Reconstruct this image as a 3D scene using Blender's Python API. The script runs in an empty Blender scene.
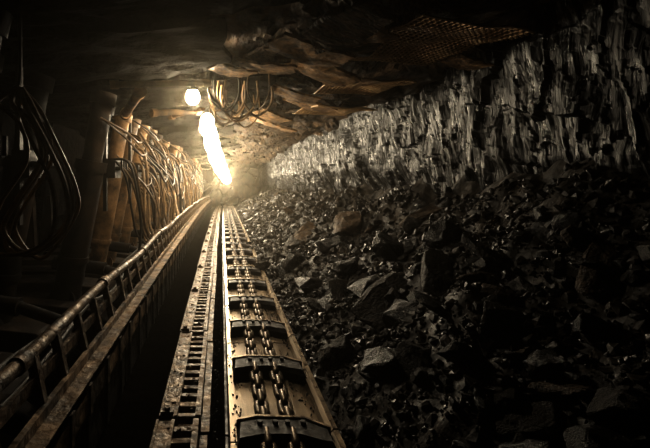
import bpy, bmesh, math, random
from mathutils import Vector, Matrix, noise, Euler
random.seed(7)
sc = bpy.context.scene
COL = sc.collection
try:
    sc.view_settings.view_transform = 'Standard'
    sc.view_settings.look = 'None'
    sc.view_settings.gamma = 0.8
    sc.view_settings.exposure = 0.45
except Exception: pass

def dip(y):  return -0.0009*(y-8)**2 if y > 8 else 0.0
def bend(y): return 0.0003*(y-8)**2 if y > 8 else 0.0
def W(v):    return (v[0]+bend(v[1]), v[1], v[2]+dip(v[1]))

# ------------------------------------------------------------------ materials
def mat(name, c1, c2, rough=(0.4,0.7), metal=0.0, scale=8.0, bump=0.3, bscale=None, stretch=(1,1,1), spec=0.5, detail=6, contrast=(0.35,0.65), bdist=0.03):
    m = bpy.data.materials.new(name); m.use_nodes = True
    nt = m.node_tree; N = nt.nodes; L = nt.links
    b = N['Principled BSDF']
    tc = N.new('ShaderNodeTexCoord'); mp = N.new('ShaderNodeMapping')
    mp.inputs['Scale'].default_value = stretch
    L.new(tc.outputs['Object'], mp.inputs['Vector'])
    n1 = N.new('ShaderNodeTexNoise'); n1.inputs['Scale'].default_value = scale; n1.inputs['Detail'].default_value = detail
    n1.inputs['Roughness'].default_value = 0.65
    L.new(mp.outputs[0], n1.inputs['Vector'])
    cr = N.new('ShaderNodeValToRGB')
    cr.color_ramp.elements[0].position = contrast[0]; cr.color_ramp.elements[1].position = contrast[1]
    cr.color_ramp.elements[0].color = (*c1,1); cr.color_ramp.elements[1].color = (*c2,1)
    L.new(n1.outputs['Fac'], cr.inputs['Fac']); L.new(cr.outputs['Color'], b.inputs['Base Color'])
    n2 = N.new('ShaderNodeTexNoise'); n2.inputs['Scale'].default_value = (bscale or scale*2.3); n2.inputs['Detail'].default_value = detail
    L.new(mp.outputs[0], n2.inputs['Vector'])
    mr = N.new('ShaderNodeMapRange'); mr.inputs['From Min'].default_value = .35; mr.inputs['From Max'].default_value = .65
    mr.inputs['To Min'].default_value = rough[0]; mr.inputs['To Max'].default_value = rough[1]
    L.new(n2.outputs['Fac'], mr.inputs['Value']); L.new(mr.outputs[0], b.inputs['Roughness'])
    bp = N.new('ShaderNodeBump'); bp.inputs['Strength'].default_value = bump; bp.inputs['Distance'].default_value = bdist
    L.new(n2.outputs['Fac'], bp.inputs['Height']); L.new(bp.outputs[0], b.inputs['Normal'])
    b.inputs['Metallic'].default_value = metal
    if 'Specular IOR Level' in b.inputs: b.inputs['Specular IOR Level'].default_value = spec
    return m

def emat(name, col, s):
    m = bpy.data.materials.new(name); m.use_nodes = True
    b = m.node_tree.nodes['Principled BSDF']
    b.inputs['Base Color'].default_value = (1,1,1,1)
    b.inputs['Emission Color'].default_value = (*col,1); b.inputs['Emission Strength'].default_value = s
    return m

M_coal  = mat('coal_glossy', (0.0015,0.0013,0.0011), (0.013,0.0095,0.006), rough=(0.2,0.55), scale=6, bump=0.5, bscale=22, spec=0.6)
M_slab  = mat('coal_slab', (0.004,0.0033,0.0025), (0.030,0.022,0.014), rough=(0.45,0.75), scale=6, bump=0.7, bscale=14, spec=0.28)
M_face  = mat('coal_face', (0.001,0.0009,0.0008), (0.024,0.020,0.015), rough=(0.18,0.65), scale=3.0, bump=1.0, bscale=6, stretch=(1,2.8,0.55), spec=0.5, contrast=(.5,.78), bdist=0.06)
M_shale = mat('shale_roof', (0.008,0.005,0.003), (0.15,0.092,0.046), rough=(0.5,0.85), scale=2.5, bump=0.9, bscale=8, stretch=(2.0,0.7,1), contrast=(.42,.7), spec=.3, bdist=.06)
M_lit_plate = mat('lit_plate', (0.03,0.019,0.009), (0.36,0.215,0.10), rough=(0.5,0.8), scale=3, bump=0.6, contrast=(.36,.68), spec=.3)  # lighter than the roof shale: lamplight on these plates is in the colour
M_brown = mat('brown_stone', (0.015,0.010,0.006), (0.085,0.055,0.031), rough=(0.5,0.8), scale=5, bump=0.7, spec=.3)
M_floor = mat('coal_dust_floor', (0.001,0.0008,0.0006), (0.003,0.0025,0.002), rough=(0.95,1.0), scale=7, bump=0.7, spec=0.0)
M_steel = mat('dirty_steel', (0.012,0.0077,0.0043), (0.17,0.112,0.062), rough=(0.35,0.7), metal=0.4, scale=9, bump=0.6, contrast=(.38,.66))
M_beam  = mat('worn_beam_steel', (0.025,0.016,0.009), (0.27,0.18,0.10), rough=(0.4,0.7), metal=0.3, scale=5, bump=0.9, contrast=(.40,.66))
M_worn  = mat('worn_steel', (0.07,0.053,0.037), (0.32,0.25,0.17), rough=(0.26,0.48), metal=0.65, scale=3, bump=0.02, stretch=(2.5,0.3,1))
M_bright= mat('polished_edge_steel', (0.08,0.06,0.045), (0.45,0.36,0.25), rough=(0.25,0.45), metal=0.8, scale=9, bump=0.1)
M_chain = mat('chain_steel', (0.03,0.022,0.015), (0.18,0.135,0.09), rough=(0.3,0.55), metal=0.7, scale=20, bump=0.1)
M_dark  = mat('dark_steel', (0.004,0.003,0.002), (0.016,0.011,0.0075), rough=(0.4,0.7), metal=0.2, scale=6, bump=0.3, spec=.4)
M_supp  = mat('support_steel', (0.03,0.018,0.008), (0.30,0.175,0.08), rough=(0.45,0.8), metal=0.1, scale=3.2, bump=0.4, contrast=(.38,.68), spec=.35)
M_supp_shade = mat('shaded_support_steel', (0.003,0.002,0.0012), (0.036,0.0215,0.011), rough=(0.6,0.9), metal=0.0, scale=3.2, bump=0.35, contrast=(.42,.72), spec=.2)  # dark copy of support steel, carrying the shade of near supports in colour
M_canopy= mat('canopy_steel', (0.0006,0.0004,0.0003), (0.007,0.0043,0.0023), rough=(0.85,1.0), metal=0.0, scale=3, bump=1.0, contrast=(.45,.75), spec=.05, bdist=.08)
M_hose  = mat('rubber_hose', (0.02,0.012,0.006), (0.14,0.082,0.037), rough=(0.4,0.6), scale=9, bump=0.1)
M_gold  = mat('tan_hose', (0.06,0.037,0.016), (0.27,0.168,0.075), rough=(0.35,0.6), scale=9, bump=0.1)
M_black = mat('black_rubber', (0.006,0.0045,0.003), (0.02,0.015,0.01), rough=(0.4,0.6), scale=12, bump=0.1)
M_mesh  = mat('mesh_wire', (0.30,0.20,0.10), (0.62,0.42,0.22), rough=(0.4,0.6), metal=0.1, scale=15, bump=0.1)
M_bulb  = emat('lamp_glow', (1.0,0.84,0.60), 330)
M_tube  = emat('tube_glow', (1.0,0.85,0.61), 46)

# ------------------------------------------------------------------ builders
class B:
    def __init__(s): s.v=[]; s.f=[]
    def add(s, vs, fs):
        o=len(s.v); s.v += [tuple(v) for v in vs]; s.f += [tuple(i+o for i in f) for f in fs]; return s
    def box(s, c, d, rot=None):
        hx,hy,hz = d[0]/2,d[1]/2,d[2]/2
        vs=[Vector((x,y,z)) for x in(-hx,hx) for y in(-hy,hy) for z in(-hz,hz)]
        if rot: 
            R=Euler(rot).to_matrix(); vs=[R@v for v in vs]
        vs=[v+Vector(c) for v in vs]
        return s.add(vs,[(0,1,3,2),(4,6,7,5),(0,4,5,1),(2,3,7,6),(0,2,6,4),(1,5,7,3)])
    def cyl(s,p,q,r1,r2=None,n=14):
        r2=r1 if r2 is None else r2
        p=Vector(p);q=Vector(q);d=(q-p).normalized()
        a=d.orthogonal().normalized();b=d.cross(a)
        vs=[];
        for c,r in((p,r1),(q,r2)):
            for i in range(n):
                t=2*math.pi*i/n; vs.append(c+a*math.cos(t)*r+b*math.sin(t)*r)
        fs=[(i,(i+1)%n,n+(i+1)%n,n+i) for i in range(n)]+[tuple(range(n))[::-1],tuple(range(n,2*n))]
        return s.add(vs,fs)
    def prism_y(s,outline,y0,y1,warp=False,seg=1):
        n=len(outline); vs=[]
        for k in range(seg+1):
            y=y0+(y1-y0)*k/seg
            for (x,z) in outline:
                p=(x,y,z); vs.append(W(p) if warp else p)
        fs=[tuple(range(n))[::-1],tuple(range(n*seg,n*seg+n))]
        for k in range(seg):
            for i in range(n): fs.append((k*n+i,k*n+(i+1)%n,(k+1)*n+(i+1)%n,(k+1)*n+i))
        return s.add(vs,fs)
    def tube(s,pts,r,n=8,sub=8,closed=False,smooth=True):
        P=[Vector(p) for p in pts]
        if smooth:
            Q=[];m=len(P)
            rng=range(m if closed else m-1)
            for i in rng:
                if closed: p0,p1,p2,p3=P[(i-1)%m],P[i],P[(i+1)%m],P[(i+2)%m]
                else: p0,p1,p2,p3=P[max(i-1,0)],P[i],P[i+1],P[min(i+2,m-1)]
                for k in range(sub):
                    t=k/sub
                    Q.append(0.5*((2*p1)+(p2-p0)*t+(2*p0-5*p1+4*p2-p3)*t*t+(-p0+3*p1-3*p2+p3)*t**3))
            if not closed: Q.append(P[-1])
            P=Q
        m=len(P); vs=[]; a=None
        for i,p in enumerate(P):
            d=(P[(i+1)%m]-P[i-1]) if closed else (P[min(i+1,m-1)]-P[max(i-1,0)])
            if d.length<1e-9: d=Vector((0,0,1))
            d.normalize()
            if a is None: a=d.orthogonal().normalized()
            a=(a-d*a.dot(d)); 
            if a.length<1e-6: a=d.orthogonal()
            a.normalize(); b=d.cross(a)
            for k in range(n):
                t=2*math.pi*k/n; vs.append(p+a*math.cos(t)*r+b*math.sin(t)*r)
        fs=[]
        for i in range(m if closed else m-1):
            j=(i+1)%m
            for k in range(n): fs.append((i*n+k,i*n+(k+1)%n,j*n+(k+1)%n,j*n+k))
        if not closed: fs+=[tuple(range(n))[::-1],tuple(range((m-1)*n,m*n))]
        return s.add(vs,fs)
    def mesh(s,name,m,smooth=False):
        me=bpy.data.meshes.new(name); me.from_pydata(s.v,[],s.f); me.materials.append(m)
        bm=bmesh.new(); bm.from_mesh(me); bmesh.ops.recalc_face_normals(bm,faces=bm.faces); bm.to_mesh(me); bm.free()
        if smooth:
            me.polygons.foreach_set('use_smooth',[True]*len(me.polygons))
            try: me.set_sharp_from_angle(angle=math.radians(40))
            except Exception: pass
        me.update(); return me
    def obj(s,name,m,parent=None,smooth=False,loc=(0,0,0),bevel=0,**k):
        o=bpy.data.objects.new(name,s.mesh(name,m,smooth)); COL.objects.link(o); o.location=loc
        if parent: o.parent=parent
        if bevel:
            bv=o.modifiers.new('bevel','BEVEL'); bv.width=bevel; bv.segments=2; bv.limit_method='ANGLE'
        for kk,vv in k.items(): o[kk]=vv
        return o
def empty(name,loc,**k):
    e=bpy.data.objects.new(name,None); e.empty_display_size=.1; COL.objects.link(e); e.location=loc
    for kk,vv in k.items(): e[kk]=vv
    return e
def inst(name,me,loc,rot=(0,0,0),scale=(1,1,1),parent=None,**k):
    o=bpy.data.objects.new(name,me); COL.objects.link(o); o.location=loc; o.rotation_euler=rot; o.scale=scale
    if parent: o.parent=parent
    for kk,vv in k.items(): o[kk]=vv
    return o
def copy_tree(o,parent=None):
    c=o.copy(); COL.objects.link(c)
    if parent: c.parent=parent
    for ch in list(o.children): copy_tree(ch,c)
    return c

# ------------------------------------------------------------------ terrain
def cellblock(p, freq, tilt=0.6):
    q=Vector((p[0]*freq[0],p[1]*freq[1],p[2]*freq[2]))
    d,pts=noise.voronoi(q)
    c=pts[0]
    h=noise.cell_vector(c*7.31+Vector((3.1,1.7,9.2)))
    return (h[0]-0.5)+ (q-c).dot(Vector((h[1]-.5,h[2]-.5,h[0]-.5)))*tilt*2 , d[1]-d[0]

def wallx(y): return 2.55+0.10*noise.noise(Vector((0,y*0.35,3.3)))
def hmax(y):
    t=min(max((y-4.5)/10,0),1); return 1.46-0.5*t+0.20*noise.noise(Vector((y*0.9,5.5,0)))
FX=0.69
def slope_z(x,y):
    t=(x-FX)/(wallx(y)-FX); k=min(1,max(t*5,0))
    z=hmax(y)*(max(t,0)**0.88)+0.16*max(t-.75,0)/.25*(.5+1.2*noise.noise(Vector((y*2.2,1,1))))
    z+=k*(0.20*noise.noise(Vector((x*1.3,y*0.9,0)))+0.12*noise.noise(Vector((x*3.0,y*2.6,4)))+0.05*noise.noise(Vector((x*9,y*8,4))))
    return z

NY=560; NX=90
Y0,Y1=0.5,31.0
ys=[Y0*math.exp(math.log(Y1/Y0)*i/NY) for i in range(NY+1)]
g=B(); vs=[];fs=[]
for y in ys:
    wx=wallx(y)+0.1
    for j in range(NX+1):
        x=FX+(wx-FX)*j/NX
        vs.append(W((x,y,slope_z(x,y)-(0.1 if j==0 else 0))))
for i in range(NY):
    for j in range(NX):
        a=i*(NX+1)+j; fs.append((a,a+1,a+NX+2,a+NX+1))
g.add(vs,fs)
g.obj('coal_rubble_slope',M_slab,kind='stuff',label='sloping bank of broken glossy black coal beside the conveyor',category='coal pile')

def h2(a,b,c=0.0):
    return noise.cell_vector(Vector((a*1.37+0.5,b*2.11+0.5,c+0.5)))
def face_d(y,z):
    d=0
    for (fy,fz,amp,s) in ((1.2,0.7,0.09,0),(3.2,1.5,0.055,11),(8,3.2,0.028,23),(19,6.5,0.012,37)):
        zz=z*fz+1.3*noise.noise(Vector((y*fy*0.5,s,z*0.8)))
        iz=math.floor(zz)
        yy=y*fy+0.9*noise.noise(Vector((y*0.9,z*2.2,s+3)))+ h2(iz,s)[0]*3.0
        iy=math.floor(yy); fr=yy-iy
        h=h2(iy,iz,s)
        d+=amp*((h[0]-.5)*0.9+(fr-.5)*(h[1]-.5)*2.2+((zz-iz)-.5)*(h[2]-.5)*1.2)
    d+=0.07*noise.noise(Vector((y*1.2,z*1.3,4)))+0.05*noise.noise(Vector((y*3.8,z*2.4,9)))+0.028*noise.noise(Vector((y*10,z*4.5,2)))
    return d
g=B(); vs=[];fs=[]; NZ=130
for y in ys:
    for j in range(NZ+1):
        z=0.6+2.6*j/NZ
        x=wallx(y)-0.10*(z-1.6)+.25*max(0,1.75-z)
        vs.append(W((x-face_d(y,z),y,z+.03*noise.noise(Vector((y*6,z*5,7))))))
for i in range(NY):
    for j in range(NZ):
        a=i*(NZ+1)+j; fs.append((a,a+NZ+1,a+NZ+2,a+1))
g.add(vs,fs)
g.obj('wall_right',M_face,kind='structure',label='vertical fractured black coal face')

def roof_z(x,y):
    e=min(1,max((x-0.2)/0.4,0))
    a,_=cellblock((x,y,0.3),(1.5,0.8,1),0.3); b,_=cellblock((x+3,y,1.3),(3.9,2.2,1),0.3)
    n=noise.noise(Vector((x*0.9,y*0.45,2.2)))
    z=2.84+e*(0.0+0.16*n+0.12*a+0.07*b+0.04*noise.noise(Vector((x*6,y*3,0)))) + (1-e)*0.04
    if 1.1<x<2.3 and 2.6<y<5.6: z=max(z,2.84)
    return z-0.10*min(1,max((x-2.0)/.5,0))
g=B(); vs=[];fs=[]; NXr=110
for y in ys:
    for j in range(NXr+1):
        x=-4.2+7.2*j/NXr
        vs.append(W((x,y,roof_z(x,y))))
for i in range(NY):
    for j in range(NXr):
        a=i*(NXr+1)+j; fs.append((a,a+1,a+NXr+2,a+NXr+1))
g.add(vs,fs)
g.obj('ceiling',M_shale,kind='structure',label='broken layered brown shale mine roof')

g=B(); vs=[];fs=[]; n2=60
for y in ys[::4]:
    for j in range(n2+1):
        x=-4.2+7.2*j/n2
        z=-0.02+0.02*noise.noise(Vector((x*4,y*4,0)))
        vs.append(W((x,y,z)))
m=len(ys[::4])
for i in range(m-1):
    for j in range(n2):
        a=i*(n2+1)+j; fs.append((a,a+1,a+n2+2,a+n2+1))
g.add(vs,fs); g.obj('floor',M_floor,kind='structure',label='dark coal dust floor')
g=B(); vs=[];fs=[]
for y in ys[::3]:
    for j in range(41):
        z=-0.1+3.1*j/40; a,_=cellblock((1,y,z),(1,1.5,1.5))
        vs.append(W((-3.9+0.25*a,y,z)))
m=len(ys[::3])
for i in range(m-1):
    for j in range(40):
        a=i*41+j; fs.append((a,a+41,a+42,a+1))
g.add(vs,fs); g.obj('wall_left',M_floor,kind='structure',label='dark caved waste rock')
g=B(); vs=[];fs=[]
for i in range(61):
    for j in range(41):
        x=-4.2+7.2*i/60; z=-0.6+3.8*j/40; a,_=cellblock((x,5,z),(1.5,1,1.5))
        vs.append(W((x,30.8-0.4*a,z)))
for i in range(60):
    for j in range(40):
        a=i*41+j; fs.append((a,a+41,a+42,a+1))
g.add(vs,fs); g.obj('wall_back',M_shale,kind='structure',label='hazy rock end of the heading')

# ------------------------------------------------------------------ lumps
def hull(seed,flat=(1,1,1),n=16,diss=0.25,rough=.78):
    r=random.Random(seed); bm=bmesh.new()
    for i in range(n):
        v=Vector((r.uniform(-1,1),r.uniform(-1,1),r.uniform(-1,1)))
        m=max(abs(v.x),abs(v.y),abs(v.z)); v=v/m*r.uniform(rough,1)
        if v.length>1.2: v*=1.2/v.length
        bm.verts.new((v.x*flat[0],v.y*flat[1],v.z*flat[2]))
    bmesh.ops.convex_hull(bm,input=bm.verts)
    bmesh.ops.delete(bm,geom=[v for v in bm.verts if not v.link_faces],context='VERTS')
    bmesh.ops.dissolve_limit(bm,angle_limit=diss,verts=bm.verts,edges=bm.edges)
    bmesh.ops.recalc_face_normals(bm,faces=bm.faces)
    return bm
def hullmesh(seed,m,flat,n=16,bev=0.05,disp=0.0):
    bm=hull(seed,flat,n)
    bmesh.ops.bevel(bm,geom=list(bm.edges),offset=bev,segments=1,affect='EDGES',profile=.5)
    if disp:
        bmesh.ops.triangulate(bm,faces=bm.faces)
        bmesh.ops.subdivide_edges(bm,edges=[e for e in bm.edges if e.calc_length()>.25],cuts=2,use_grid_fill=True)
        bmesh.ops.triangulate(bm,faces=bm.faces)
        for v in bm.verts:
            n1=noise.noise_vector(v.co*3+Vector((seed,0,0)))
            v.co+=n1*disp
        bmesh.ops.recalc_face_normals(bm,faces=bm.faces)
    me=bpy.data.meshes.new('coal_lump'); bm.to_mesh(me); bm.free(); me.materials.append(m); return me
lumps=[hullmesh(i,M_coal if i%3 else M_slab,(1,random.uniform(.65,1),random.uniform(.5,.85)),15+i,.04,.10) for i in range(12)]
slabs=[hullmesh(50+i,M_slab,(1,.7,.22),24,0.02,.06) for i in range(3)]
browns=[hullmesh(80+i,M_brown,(1,.5,.24),24,0.04,.08) for i in range(3)]
roofslabs=[hullmesh(120+i,M_shale,(1,.7,.10),20,0.02,.05) for i in range(3)]
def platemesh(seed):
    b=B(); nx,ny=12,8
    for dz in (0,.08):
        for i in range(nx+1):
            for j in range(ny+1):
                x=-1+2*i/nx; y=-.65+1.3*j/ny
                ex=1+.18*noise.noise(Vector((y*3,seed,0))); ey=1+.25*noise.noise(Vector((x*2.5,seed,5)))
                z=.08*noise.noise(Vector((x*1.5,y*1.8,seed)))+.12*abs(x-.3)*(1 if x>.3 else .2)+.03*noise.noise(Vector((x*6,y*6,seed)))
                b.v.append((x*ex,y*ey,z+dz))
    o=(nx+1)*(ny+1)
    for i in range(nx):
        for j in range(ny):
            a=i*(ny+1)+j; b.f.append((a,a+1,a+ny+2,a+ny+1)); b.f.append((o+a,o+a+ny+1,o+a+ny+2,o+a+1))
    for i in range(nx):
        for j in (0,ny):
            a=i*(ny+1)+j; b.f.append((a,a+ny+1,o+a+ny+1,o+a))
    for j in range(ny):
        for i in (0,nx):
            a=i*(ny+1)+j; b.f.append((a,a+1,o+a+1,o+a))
    return b.mesh('lit_plate',M_lit_plate)
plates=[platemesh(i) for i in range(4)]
special=[
 (1.34,3.50,0.32,slabs[0],(0.45,-0.45,0.4),'large flat slab of black coal on the rubble bank'),
 (1.62,3.15,0.26,slabs[1],(0.3,-0.5,1.1),'large flat slab of black coal on the rubble bank'),
 (2.10,2.52,0.16,browns[0],(0.9,0.3,0.2),'rounded brown stone lying high on the coal bank'),
 (2.02,2.30,0.20,browns[1],(0.5,-0.9,0.5),'long brown stone leaning high on the coal bank'),
 (2.15,4.60,0.28,browns[2],(0.1,-0.4,0.3),'brown shale slab lying at the foot of the coal face'),
 (1.80,6.10,0.45,browns[1],(0.0,-0.35,1.2),'long brown shale slab lying across the coal bank'),
 (1.50,7.40,0.45,browns[2],(0.1,-0.35,1.0),'long brown shale slab lying across the coal bank'),
 (1.05,5.10,0.20,lumps[2],(0.3,0.3,0.1),'chunky coal lump at the conveyor edge'),
 (1.07,6.3,0.26,lumps[4],(0.3,0.1,1.1),'chunky coal lump at the conveyor edge'),
 (1.70,4.3,0.25,lumps[1],(0.3,0.5,0.1),'angular black coal lump on the rubble bank'),
 (1.95,3.7,0.22,lumps[5],(1.3,0.5,0.1),'angular black coal lump on the rubble bank'),
 (1.5,2.3,0.20,slabs[2],(0.5,-0.7,0.8),'large flat slab of black coal on the rubble bank'),
 (1.15,2.6,0.16,lumps[3],(0.3,-0.9,0.8),'angular black coal lump on the rubble bank'),
 (1.35,7.2,0.32,slabs[1],(0.2,-0.3,0.3),'large flat slab of black coal on the rubble bank'),
 (1.85,3.0,0.22,slabs[0],(0.5,-0.5,2.0),'large flat slab of black coal on the rubble bank'),
 (1.2,4.3,0.24,slabs[2],(0.3,-0.5,1.6),'large flat slab of black coal on the rubble bank'),
 (1.25,1.75,0.13,slabs[1],(0.4,-0.6,.6),'large flat slab of black coal on the rubble bank'),
]
for (x,y,s,me,r,lab) in special:
    inst('coal_lump' if me not in browns else 'stone',me,W((x,y,slope_z(x,y)+s*0.12)),r,(s,s,s),label=lab,category='rock')
for k in range(16):
    y=random.uniform(6.3,9.6); x=random.uniform(.60,.86); s=random.uniform(.05,.12)
    inst('coal_lump',random.choice(lumps+slabs),W((x,y,.15+.2*(x-.6)+s*.3)),(random.uniform(-.5,.5),random.uniform(-.6,.3),random.uniform(0,6)),(s,s,s),
         label='coal lump spilled over the conveyor edge',category='rock',group='lumps spilled at the conveyor edge')
i=0
while i<270:
    y=1.1*math.exp(random.random()**1.0*math.log(18/1.1)); x=random.uniform(FX+0.05,wallx(y)-0.3)
    s=0.038*math.exp(random.random()**1.5*1.45)*(1+0.04*y)
    if y<2 : s*=0.85
    if x-s*1.05<FX: continue
    br=random.random()<0.15
    me=random.choice(browns if br else lumps+slabs)
    inst('stone' if br else 'coal_lump',me,W((x,y,slope_z(x,y)+s*0.15)),(random.uniform(-.8,.8),random.uniform(-.9,.3),random.uniform(0,6.3)),(s,s,s),
         label='brown stone among the broken coal' if br else 'angular black coal lump on the rubble bank',category='rock',group='lumps on the coal bank')
    i+=1
temps=[]
for k in range(14):
    bm=hull(200+k,(1,random.uniform(.6,1),random.uniform(.45,.85)),14,0.3,.8)
    bm.verts.ensure_lookup_table(); bm.verts.index_update()
    temps.append(([v.co.copy() for v in bm.verts],[tuple(v.index for v in f.verts) for f in bm.faces])); bm.free()
def scatter(N,mtl,name,lab,smin,rngl,pw):
    g=B()
    for i in range(N):
        y=0.9*math.exp(random.random()*math.log(24/0.9)); x=random.uniform(FX,wallx(y)-0.05)
        s=smin*math.exp(random.random()**pw*rngl)*(0.7+0.14*y)
        if x-s<FX-.01: x+=s
        R=Euler((random.uniform(-.9,.9),random.uniform(-1.2,.4),random.uniform(0,6))).to_matrix()
        c=Vector(W((x,y,slope_z(x,y)+s*.3))); tv,tf=random.choice(temps)
        g.add([R@v*s+c for v in tv],tf)
    g.obj(name,mtl,kind='stuff',label=lab,category='coal')
scatter(11000,M_coal,'coal_fragments','glossy black coal fragments strewn over the bank',0.0055,2.1,2.4)
scatter(11000,M_slab,'dusty_coal_fragments','dull dusty coal fragments strewn over the bank',0.0065,2.0,2.2)
g=B()
for i in range(1100):
    y=1.6*math.exp(random.random()*math.log(18/1.6)); 
    x=random.choice([random.gauss(-0.04,.03),random.gauss(0.11,.03),random.gauss(.58,.04)])
    on=0.0 if x<0.03 else 0.08
    if x>0.61 or x<-0.1: continue
    s=random.uniform(0.004,0.012)
    R=Euler((random.uniform(0,6),random.uniform(0,6),random.uniform(0,6))).to_matrix()
    c=Vector(W((x,y,on+s*.4))); tv,tf=random.choice(temps)
    g.add([R@v*s+c for v in tv],tf)
g.obj('coal_crumbs',M_slab,kind='stuff',label='coal crumbs scattered along the conveyor and floor',category='coal')
for k in range(52):
    y=2.6*math.exp(random.random()*math.log(14/2.6)); x=random.uniform(0.25,2.2)
    if 1.15<x<2.15 and 2.8<y<5.5: continue
    s=random.uniform(.15,.42)
    inst('shale_slab',random.choice(roofslabs),W((x,y,roof_z(x,y)-.06)),(random.uniform(-.1,.35),random.uniform(-.1,.45),random.uniform(0,3.1)),(s,s,s),
      label='loose brown shale slab hanging from the broken roof',category='rock',group='loose slabs in the roof')
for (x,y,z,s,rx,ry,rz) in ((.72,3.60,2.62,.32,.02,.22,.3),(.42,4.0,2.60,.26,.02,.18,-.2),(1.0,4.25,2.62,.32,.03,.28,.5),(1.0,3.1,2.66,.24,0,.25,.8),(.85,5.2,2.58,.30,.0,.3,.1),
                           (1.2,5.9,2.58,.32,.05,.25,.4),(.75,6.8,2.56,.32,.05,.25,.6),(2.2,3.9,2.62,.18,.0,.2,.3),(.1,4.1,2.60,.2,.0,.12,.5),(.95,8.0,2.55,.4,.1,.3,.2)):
    inst('lit_plate',random.choice(plates),(x,y,z),(rx,ry,rz),(s,s,s),label='bent brown plate with lamplight in its colour hanging under the broken roof',category='metal plate',group='bent hanging plates')

# ------------------------------------------------------------------ conveyor
conv=empty('face_conveyor',(0.35,1.0,0),label='long armoured steel conveyor trough running beside the coal bank',category='conveyor')
prof=[(0.05,0.0),(0.65,0.0),(0.67,0.04),(0.67,0.145),(0.645,0.15),(0.62,0.13),(0.635,0.11),(0.61,0.08),(0.05,0.08)]
prof=[(x-0.35,z) for x,z in prof]
bb=B(); bb.prism_y(prof,0,1.485)
for x in (0.15,0.32,0.49): bb.box((x-.35,0.74,0.082),(0.014,1.47,0.006))
pan=bb.mesh('pan_section',M_worn)
bb=B(); bb.prism_y([(.295,.149),(.322,.149),(.322,.157),(.295,.157)],0,1.48)
edge=bb.mesh('pan_edge',M_bright)
bb=B(); bb.prism_y([(-.325,0),(-.298,0),(-.298,.11),(-.31,.12),(-.325,.12)],0,1.48)
lip=bb.mesh('side_lip',M_dark)
y=1.0
while y<29:
    sl=(dip(y+1.5)-dip(y))/1.5; sx=(bend(y+1.5)-bend(y))/1.5
    rr=(math.atan(sl),0,-math.atan(sx))
    o=inst('pan_section',pan,(bend(y),y-1.0,dip(y)),rr,parent=conv)
    inst('edge_strip',edge,(0,0,0),parent=o); inst('side_lip',lip,(0,0,0),parent=o); y+=1.5

chain=empty('scraper_chain',(0.32,1.6,0.08),label='twin strand scraper chain with steel flight bars lying in the conveyor',category='chain')
ol=[(-0.26,-0.13),(-0.12,-0.08),(0.10,-0.08),(0.22,-0.15),(0.275,-0.17),(0.27,-0.02),(0.14,0.085),(-0.14,0.10),(-0.25,0.06)]
bb=B(); n=len(ol)
v0=[(x,yy,0.0) for x,yy in ol]; v1=[(x,yy,0.06) for x,yy in ol]; v2=[(x*0.94,yy*0.8,0.095) for x,yy in ol]
bb.add(v0+v1+v2,[tuple(range(n))[::-1]]+[(i,(i+1)%n,n+(i+1)%n,n+i) for i in range(n)]+[(n+i,n+(i+1)%n,2*n+(i+1)%n,2*n+i) for i in range(n)]+[tuple(range(2*n,3*n))])
for sx in (-0.08,0.08):
    bb.cyl((sx-0.045,0.03,0.09),(sx-0.045,0.03,0.115),0.016,n=6); bb.cyl((sx+0.045,0.03,0.09),(sx+0.045,0.03,0.115),0.016,n=6)
flight=bb.mesh('flight_bar',M_dark)
bb=B(); rim=[(0.275,-0.02),(0.14,0.085),(-0.14,0.10),(-0.26,0.06)]
for i in range(3):
    (xa,ya),(xb,yb)=rim[i],rim[i+1]; 
    bb.add([(xa,ya,.0),(xb,yb,.0),(xb,yb,.103),(xa,ya,.103),(xa,ya+.02,.0),(xb,yb+.02,.0),(xb,yb+.02,.103),(xa,ya+.02,.103)],[(0,1,2,3),(4,5,6,7),(0,1,5,4),(3,2,6,7),(0,3,7,4),(1,2,6,5)])
rimm=bb.mesh('wear_edge',M_bright)
PY=0.11
def link_mesh():
    bb=B(); pts=[]
    L,R=0.0465,0.0265
    for k in range(7):
        t=-math.pi/2+math.pi*k/6; pts.append((-R*math.sin(t), L+R*math.cos(t),0))
    for k in range(7):
        t=-math.pi/2+math.pi*k/6; pts.append((R*math.sin(t), -L-R*math.cos(t),0))
    bb.tube(pts,0.0235,n=10,closed=True,smooth=False); return bb
lb=link_mesh(); lk=lb.mesh('chain_link',M_chain,True)
rest=B(); cnt=0
y=1.60
while y<27:
    f=inst('flight_bar',flight,(bend(y)+0.03,y-1.6,dip(y)),(0,0,random.uniform(-.03,.03)),parent=chain)
    inst('wear_edge',rimm,(0,0,0),parent=f)
    y+=8*PY
nl=int((27-1.6)/PY)
for i in range(nl):
    y=1.6+PY*(i+0.5)
    for sx in (-0.075,0.075):
        rot=(0,math.pi/2 if i%2 else 0.0,0)
        loc=(sx+bend(y)+0.015,y-1.6,dip(y)+0.050)
        if cnt<96:
            inst('chain_link',lk,loc,rot,parent=chain); cnt+=1
        else:
            R=Euler(rot).to_matrix(); rest.add([R@Vector(v)+Vector(loc) for v in lb.v],lb.f)
rest.obj('chain_link_run',M_chain,parent=chain,kind='stuff')

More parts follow.
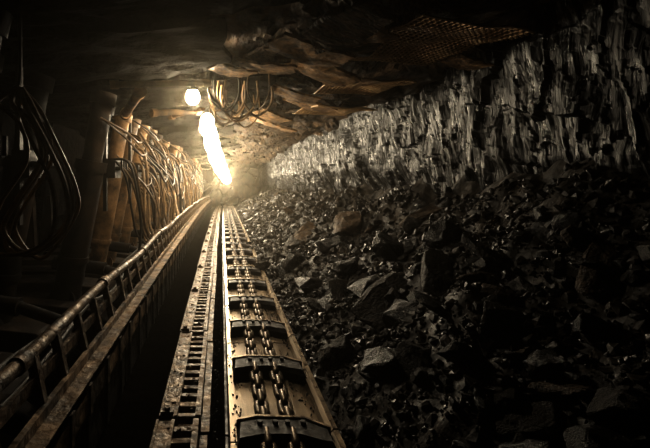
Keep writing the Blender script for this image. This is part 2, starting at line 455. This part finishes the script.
# haulage rack
rack=empty('haulage_rack',(-0.26,1.2,0),label='dirty steel ladder-like haulage rack bar beside the conveyor',category='rail')
y=1.2; rk=[]
for v in range(3):
    bb=B()
    bb.box((-0.085,0.73,0.085),(0.09,1.46,0.05)); bb.box((-0.125,0.73,0.05),(0.015,1.46,0.14))
    bb.box((-0.03,0.73,0.06),(0.02,1.46,0.12)); bb.box((0.11,0.73,0.06),(0.035,1.46,0.13))
    bb.box((0.03,0.73,0.01),(0.3,1.46,0.02))
    for i in range(12): bb.box((0.035,0.06+i*0.122+random.uniform(-.006,.006),0.072+random.uniform(-.006,.006)),(0.13,0.045+random.uniform(-.008,.008),0.05),rot=(random.uniform(-.1,.1),0,random.uniform(-.05,.05)))
    bb.box((-0.085,0.04,0.12),(0.08,0.05,0.03)); bb.cyl((-0.085,.04,0.13),(-0.085,.04,0.155),0.02,n=6)
    for i in range(30):
        tv,tf=random.choice(temps); s=random.uniform(.006,.016); c=Vector((random.choice([random.uniform(-.12,-.04),random.uniform(-.02,.09)]),random.uniform(0.02,1.44),.11+s*.3 if i%2 else .1))
        bb.add([v*s+c for v in tv],tf)
    rk.append(bb.mesh('rack_section',M_steel))
while y<29:
    sl=(dip(y+1.5)-dip(y))/1.5; sx=(bend(y+1.5)-bend(y))/1.5
    o=inst('rack_section',random.choice(rk),(bend(y)+random.uniform(-.006,.006),y-1.2,dip(y)),(math.atan(sl),0,-math.atan(sx)+random.uniform(-.006,.006)),parent=rack); y+=1.5

# guard
gd=empty('spill_guard_rail',(-0.8,1.0,0),label='long dirty steel guard with tubular top rail and posts',category='guard rail')
def loc(p): w=W(p); return (w[0]+0.8,w[1]-1.0,w[2])
bb=B(); bb.tube([loc((-0.90+0.010*math.sin(y*1.7),y,0.78+0.012*math.sin(y*2.3))) for y in [0.6+0.5*i for i in range(58)]],0.034,n=12,sub=2)
for yy in (1.9,3.3,4.9,6.4,8.1,10): 
    p=Vector(loc((-0.90+0.010*math.sin(yy*1.7),yy,0.78+0.012*math.sin(yy*2.3)))); bb.cyl(p,p+Vector((0,.09,0)),.045,n=14)
bb.obj('top_rail',M_steel,gd,True)
def warpb(bb):
    bb.v=[(v[0]+bend(v[1]+1.0),v[1],v[2]+dip(v[1]+1.0)) for v in bb.v]
def prismw(outline,y0,y1,seg=40):
    b=B(); b.prism_y(outline,y0,y1,seg=seg); warpb(b); return b
b=B()
for (xa,xb,za,zb) in ((-0.83,-0.70,0.47,0.50),(-0.715,-0.70,0.36,0.50),(-0.83,-0.80,0.50,0.55)):
    t=prismw([(xa+.8,za),(xb+.8,za),(xb+.8,zb),(xa+.8,zb)],-0.4,27.5); b.add(t.v,t.f)
b.obj('lower_rail',M_beam,gd)
t=prismw([(-.08,.62),(-.06,.62),(-.06,.68),(-.08,.68)],-0.4,27.5); t.obj('middle_rail',M_steel,gd)
y=0.7
sp=B(); sp.box((0,0,0),(0.02,1.46,0.42)); 
for yy in (-0.6,-0.2,0.2,0.6): sp.box((0.015,yy,0),(0.02,0.05,0.40))
spm=sp.mesh('side_plate',M_dark)
while y<28:
    inst('side_plate',spm,(0.05+bend(y),y-1.0+0.4,0.22+dip(y+.4)),(0,0,0),parent=gd); y+=1.5
po=B(); po.box((-0.055,0,0.61),(0.045,0.04,0.32),rot=(0,-0.22,0)); po.box((-0.0,0,0.25),(0.04,0.05,0.5)); po.box((0.06,0,0.44),(0.09,0.045,0.012),rot=(0,0,0)); po.box((0.105,0,0.42),(0.012,0.045,0.16))
pom=po.mesh('post',M_steel); y=0.85
while y<28:
    inst('post',pom,(bend(y)-0.0,y-1.0,dip(y)),(random.uniform(-.04,.04),0,0),parent=gd); y+=random.uniform(.30,.42)

# ------------------------------------------------------------------ powered supports
LAB='dirty brown steel hydraulic roof support with twin legs and canopy'
def support():
    e=empty('hydraulic_support',(0,0,0),label=LAB,category='mine support',group='row of hydraulic supports')
    b=B()
    for yy in (-0.42,0.42):
        b.prism_y([(-3.2,0),(-1.15,0),(-1.05,0.10),(-1.25,0.26),(-2.0,0.34),(-3.2,0.34)],yy-0.22,yy+0.22)
    b.box((-2.2,0,0.15),(0.3,0.5,0.15)); b.obj('base',M_supp_shade,e,bevel=.012)
    b=B()
    bot=[(-3.1,2.60),(-1.9,2.52),(-1.1,2.56),(0.2,2.66),(0.62,2.70)]
    out=[]
    for (a,c) in zip(bot[:-1],bot[1:]):
        m=max(1,int((c[0]-a[0])/.12))
        for k in range(m): out.append((a[0]+(c[0]-a[0])*k/m,a[1]+(c[1]-a[1])*k/m))
    out+= [bot[-1],(0.62,2.73),(0.2,2.78),(-3.1,2.80)]
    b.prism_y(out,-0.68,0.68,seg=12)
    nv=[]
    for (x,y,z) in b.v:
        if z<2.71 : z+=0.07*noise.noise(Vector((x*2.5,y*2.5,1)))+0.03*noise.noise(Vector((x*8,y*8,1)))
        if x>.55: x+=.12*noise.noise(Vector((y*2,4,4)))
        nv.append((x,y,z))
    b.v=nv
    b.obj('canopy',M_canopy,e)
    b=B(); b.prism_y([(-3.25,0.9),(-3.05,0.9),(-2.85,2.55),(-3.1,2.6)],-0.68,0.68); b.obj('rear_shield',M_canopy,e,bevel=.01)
    for yy in (-0.5,0.5):
        b=B(); b.prism_y([(-3.1,0.3),(-2.9,0.3),(-2.95,1.3),(-3.15,1.3)],yy-.06,yy+.06); b.obj('link_arm',M_supp_shade,e)
    for yy in (-0.36,0.36):
        b=B(); b.cyl((-1.74,yy,0.28),(-1.46,yy,1.75),0.15,n=24); b.cyl((-1.47,yy,1.69),(-1.45,yy,1.80),0.172,n=24); b.cyl((-1.66,yy,0.70),(-1.65,yy,0.76),0.168,n=24); b.cyl((-1.74,yy-.13,0.3),(-1.74,yy+.13,0.3),0.14,n=20)
        leg=b.obj('leg',M_supp,e,True)
        b=B(); b.cyl((-1.46,yy,1.75),(-1.33,yy,2.45),0.11,n=24); b.cyl((-1.34,yy,2.42),(-1.31,yy,2.55),0.14,n=20)
        b.obj('piston',M_supp,leg,True)
    b=B(); b.box((-1.22,0,1.72),(0.14,0.30,0.22))
    for i in range(4): b.cyl((-1.15,-0.12+0.08*i,1.72),(-1.09,-0.12+0.08*i,1.72),0.022); b.box((-1.08,-0.12+0.08*i,1.76),(0.02,0.02,0.1))
    b.box((-1.30,0,1.9),(0.04,0.06,1.35)); b.obj('valve_block',M_dark,e)
    b=B(); b.cyl((-1.3,0.0,0.55),(-0.92,0.0,0.42),0.05); b.cyl((-1.9,0,0.62),(-1.3,0,0.55),0.075); b.obj('advance_ram',M_supp_shade,e,True)
    return e
def shade_support(o):  # swaps legs and pistons to the dark copy, so shade comes from colour
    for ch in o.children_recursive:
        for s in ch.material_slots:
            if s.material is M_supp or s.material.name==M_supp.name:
                s.link='OBJECT'; s.material=M_supp_shade
s0=support(); sy=[2.05+1.5*i for i in range(18)]
s0.location=(0,sy[0],0)
for si,y in enumerate(sy[1:]):
    c=copy_tree(s0); c.location=(bend(y)+random.uniform(-.12,.06)-(.35 if si==0 else 0),y,dip(y)-0.01); c.rotation_euler=(0,0,random.uniform(-.02,.02))
    for ch in c.children:
        if ch.name.startswith('canopy'):
            ch.location=(random.uniform(-.55,.12),0,random.uniform(-.10,.02)); ch.rotation_euler=(random.uniform(-.04,.04),random.uniform(-.015,.03),random.uniform(-.02,.02))
        if ch.name.startswith('leg'):
            ch.location=(random.uniform(-.12,.08),random.uniform(-.08,.08),0)
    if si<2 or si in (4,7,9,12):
        shade_support(c)
shade_support(s0)

# ------------------------------------------------------------------ hoses
def hose(pts,r,m,lab,group=None,name='hydraulic_hose'):
    b=B(); p0=Vector(W(pts[0]))
    b.tube([Vector(W(p))-p0 for p in pts],r,n=8,sub=8)
    o=b.obj(name,m,None,True,loc=p0,label=lab,category='hose')
    if group:o['group']=group
R=random.uniform
for si,y in enumerate(sy[:13]):
    if si==0: continue
    nh=(0,0,5,12,14,12,10,8,6,6,5,5,4)[si]
    for k in range(nh):
        ya=y-0.15+0.1*(k%4)+R(-.3,.3); zb=R(1.3,2.1)
        dx=R(-.04,.16); dy=R(-0.7,0.9)
        z1=R(0.95,1.3)
        hose([(-1.20,ya,zb),(-1.08+dx*.6,ya+dy*.15,zb-R(.0,.2)),(-1.02+dx,ya+dy*.45,z1+R(0,.15)),(-0.99+dx*.6,ya+dy*.75,z1-R(.15,.28)),(-0.91,ya+dy,0.80)],R(.010,.020),random.choice([M_hose,M_gold if si>2 else M_hose,M_gold if si>2 else M_hose,M_black]),
             'dirty rubber hose drooping from a support valve to the guard rail','hoses drooping from the supports')
    for k in range((0,0,3,8,9,7,5,4,4,4,4,4,4)[si]):
        za=R(1.8,2.5); sag=R(.2,.95); xx=-1.25+R(-.05,.05); x2=R(-1.1,-.78); yo=R(-.5,.4); L=R(.6,1.7)
        hose([(xx,y+yo,za),(x2-.08,y+yo+L*.12,za-sag*.55),(x2,y+yo+L*.32,za-sag*.92),(x2,y+yo+L*.52,za-sag),(x2,y+yo+L*.72,za-sag*.88),(x2-.08,y+yo+L*.9,za-sag*.5),(xx,y+yo+L,za+R(-.1,.05))],R(.009,.020),random.choice([M_hose,M_gold if si>2 else M_hose,M_black]),
             'dirty rubber hose slung between two roof supports','hoses slung between supports')
for k in range(3):
    x=-1.04-0.05*k; z=0.45+0.06*k
    hose([(x+R(-.02,.02),0.8+0.7*i,z+R(-.05,.05)) for i in range(34)],.02,M_black,'thick power cable running along the guard','cables along the guard',name='power_cable')
for k in range(4):
    x0=-1.12+0.02*k; yy=2.42+0.04*k
    a=R(-.03,.03)
    hose([(-1.17,2.5,2.12),(x0-.10+a,yy,2.02),(x0+.02+a,yy,1.9),(x0+.05+a,yy+.02,1.70),(x0-.10+a,yy+.02,1.45),(x0-.15+a,yy,1.28+R(-.08,.05)),(x0+0.02,yy-.02,1.19+R(-.08,.06)),(x0+.20+a,yy,1.32+R(-.07,.07)),(x0+.20+a,yy,1.55),(x0+.08+a,yy,1.82),(x0-.02,yy+.02,2.02),(-1.16,2.52,2.12)],.012+.003*(k%3),M_gold,
      'brown hose coil hanging in long loops from a hook','hanging hose coil')
b=B(); b.tube([(0,0,-.04),(-.03,0,0),(0,0,.06),(0,0,.45)],.012,n=8); b.obj('cable_hook',M_dark,None,True,loc=(-1.165,2.51,2.12),label='dark steel hook hanging from the canopy holding hoses',category='hook')
for k in range(14):
    yy=R(4.1,5.8); x0=R(-.12,.30); w=R(.12,.40); d=R(.14,.42)
    hose([(x0,yy,2.68),(x0-.02,yy+.03,2.62-d*.45),(x0+w*.2,yy+.06,2.62-d*.9),(x0+w*.5,yy+R(.05,.2),2.62-d),(x0+w*.85,yy+.1,2.62-d*.8),(x0+w*1.05,yy+.1,2.62-d*.4),(x0+w,yy+.12,2.72)],R(.008,.014),random.choice([M_black,M_hose,M_gold]),
      'dark cable looping down from the canopy near the lamps','cable loops at the lamps',name='cable')
for (p,q,r) in (((-1.15,5.2,2.36),(0.35,-0.9,0.10),.05),((-.75,6.4,2.50),(.5,-.5,.06),.035),((-1.0,3.9,2.44),(.9,.25,.07),.03),((-.9,5.6,2.44),(.6,.5,.1),.04)):
    b=B(); b.cyl((0,0,0),q,r,n=16); v=Vector(q).normalized()*.08; b.cyl((0,0,0),v,r*1.4,n=16); b.cyl(Vector(q)-v,q,r*1.3,n=16)
    b.obj('steel_pipe',M_supp,None,True,loc=p,label='dirty brown steel pipe slung under the canopies',category='pipe')

# ------------------------------------------------------------------ lamps
def lamp(loc,size,top):
    e=empty('mine_lamp',loc,label='glowing caged mine lamp hung under the canopies',category='lamp')
    bm=bmesh.new(); bmesh.ops.create_uvsphere(bm,u_segments=16,v_segments=10,radius=size)
    me=bpy.data.meshes.new('bulb'); bm.to_mesh(me); bm.free(); me.materials.append(M_bulb)
    for p in me.polygons: p.use_smooth=True
    inst('bulb',me,(0,0,0),scale=(1,1,1.1),parent=e)
    b=B(); b.cyl((0,0,size*.9),(0,0,size*1.15),size*.9,size*.6,n=24); b.cyl((0,0,size*1.15),(0,0,size*1.5),size*.5,size*.4,n=16); b.obj('lamp_housing',M_dark,e,True)
    b=B()
    for k in range(3):
        t=math.pi*k/3+.4; c,s=math.cos(t)*size*1.2,math.sin(t)*size*1.2
        b.tube([(c*.7,s*.7,size*.95),(c*1.02,s*1.02,size*.1),(c*.8,s*.8,-size*.9),(0,0,-size*1.35),(-c*.8,-s*.8,-size*.9),(-c*1.02,-s*1.02,size*.1),(-c*.7,-s*.7,size*.95)],size*.018,n=5,sub=3)
    b.obj('guard_cage',M_dark,e,True)
    b=B(); b.cyl((0,0,size*1.4),(0,0,top-loc[2]),0.008,n=6); b.obj('hanger',M_dark,e)
def tube(loc,L,r,top,rz=0,rx=0):
    e=empty('tube_lamp',loc,label='glowing tubular mine lamp hung under the canopies',category='lamp',group='row of mine lamps')
    b=B(); b.cyl((0,-L/2+r*.6,0),(0,L/2-r*.6,0),r,n=18); b.cyl((0,-L/2,0),(0,-L/2+r*.6,0),r*.7,r,n=18); b.cyl((0,L/2-r*.6,0),(0,L/2,0),r,r*.7,n=18); b.obj('glass_tube',M_tube,e,True)
    b=B(); b.prism_y([(-r*.3,r*.97),(r*.3,r*.97),(r*.2,r*1.1),(-r*.2,r*1.1)],-L*.4,L*.4); b.obj('lamp_housing',M_dark,e,True)
    for s in(-1,1):
        b=B(); b.cyl((0,s*L*.35,r),(0,s*L*.35,top-loc[2]),0.005,n=6); b.obj('hanger',M_dark,e)
    e.rotation_euler=(rx,0,rz)
def topz(y): return 2.66+dip(y)
lamp((-0.30,4.6,2.46),0.072,topz(4.6))
for (x,y,z,L,r,rz) in [(-.205,6.3,2.41,.6,.095,.06),(-.205,7.0,2.37,.6,.12,-.06),(-.18,7.8,2.31,.7,.12,.05),(-.175,8.7,2.26,.8,.15,0),(-.15,9.8,2.20,1.0,.15,0),(-.12,11.2,2.12,1.2,.19,0),(-.08,13.0,2.03,1.5,.18,0),(-.01,15.2,1.93,1.8,.22,0),(.09,18,1.80,2.2,.22,0),(.19,21,1.66,2.4,.22,0),(.30,24,1.52,2.6,.22,0)]:  # tubes oversized and set close together to imitate the glare around the lamps
    tube((x,y,z),L,r,topz(y),rz)

# ------------------------------------------------------------------ wire mesh
def wiremesh(cx,cy,cz,w,l,rot,lab):
    b=B(); s=0.045; nx=int(w/s); ny=int(l/s)
    def P(x,y): return (x,y,0.03*math.sin(x*5)+0.02*math.cos(y*4)-0.03*noise.noise(Vector((x*4,y*4,cx))))
    for i in range(nx+1):
        x=-w/2+i*s; b.tube([P(x,-l/2+l*k/14) for k in range(15)],0.008,n=5,smooth=False)
    for j in range(ny+1):
        y=-l/2+j*s; b.tube([P(-w/2+w*k/14,y) for k in range(15)],0.009,n=5,smooth=False)
    b.obj('wire_mesh_sheet',M_mesh,loc=(cx,cy,cz),label=lab,category='wire mesh',group='wire mesh sheets').rotation_euler=rot
wiremesh(1.62,3.45,2.66,0.85,1.15,(0.05,0.12,0.2),'rusty square wire mesh sheet sagging under the shale roof')
wiremesh(1.58,4.90,2.63,0.75,1.0,(0.06,0.12,0.1),'rusty square wire mesh sheet sagging under the shale roof')
wiremesh(1.60,6.3,2.58,0.8,1.3,(0.08,0.12,0.1),'rusty square wire mesh sheet sagging under the shale roof')

# ------------------------------------------------------------------ world haze, camera
w=bpy.data.worlds.new('mine_air'); sc.world=w; w.use_nodes=True
nt=w.node_tree; bg=nt.nodes['Background']; bg.inputs[0].default_value=(1,.75,.45,1); bg.inputs[1].default_value=0.0
vsn=nt.nodes.new('ShaderNodeVolumeScatter'); vsn.inputs['Color'].default_value=(1,.90,.70,1); vsn.inputs['Density'].default_value=0.009; vsn.inputs['Anisotropy'].default_value=0.85
nt.links.new(vsn.outputs[0],nt.nodes['World Output'].inputs['Volume'])
cam=bpy.data.cameras.new('camera'); co=bpy.data.objects.new('camera',cam); COL.objects.link(co); sc.camera=co
co.location=(0,0,1.6); co.rotation_euler=(math.pi/2,0,0); cam.lens=24; cam.sensor_width=36; cam.shift_x=0.16; cam.shift_y=-0.0708; cam.clip_start=0.05
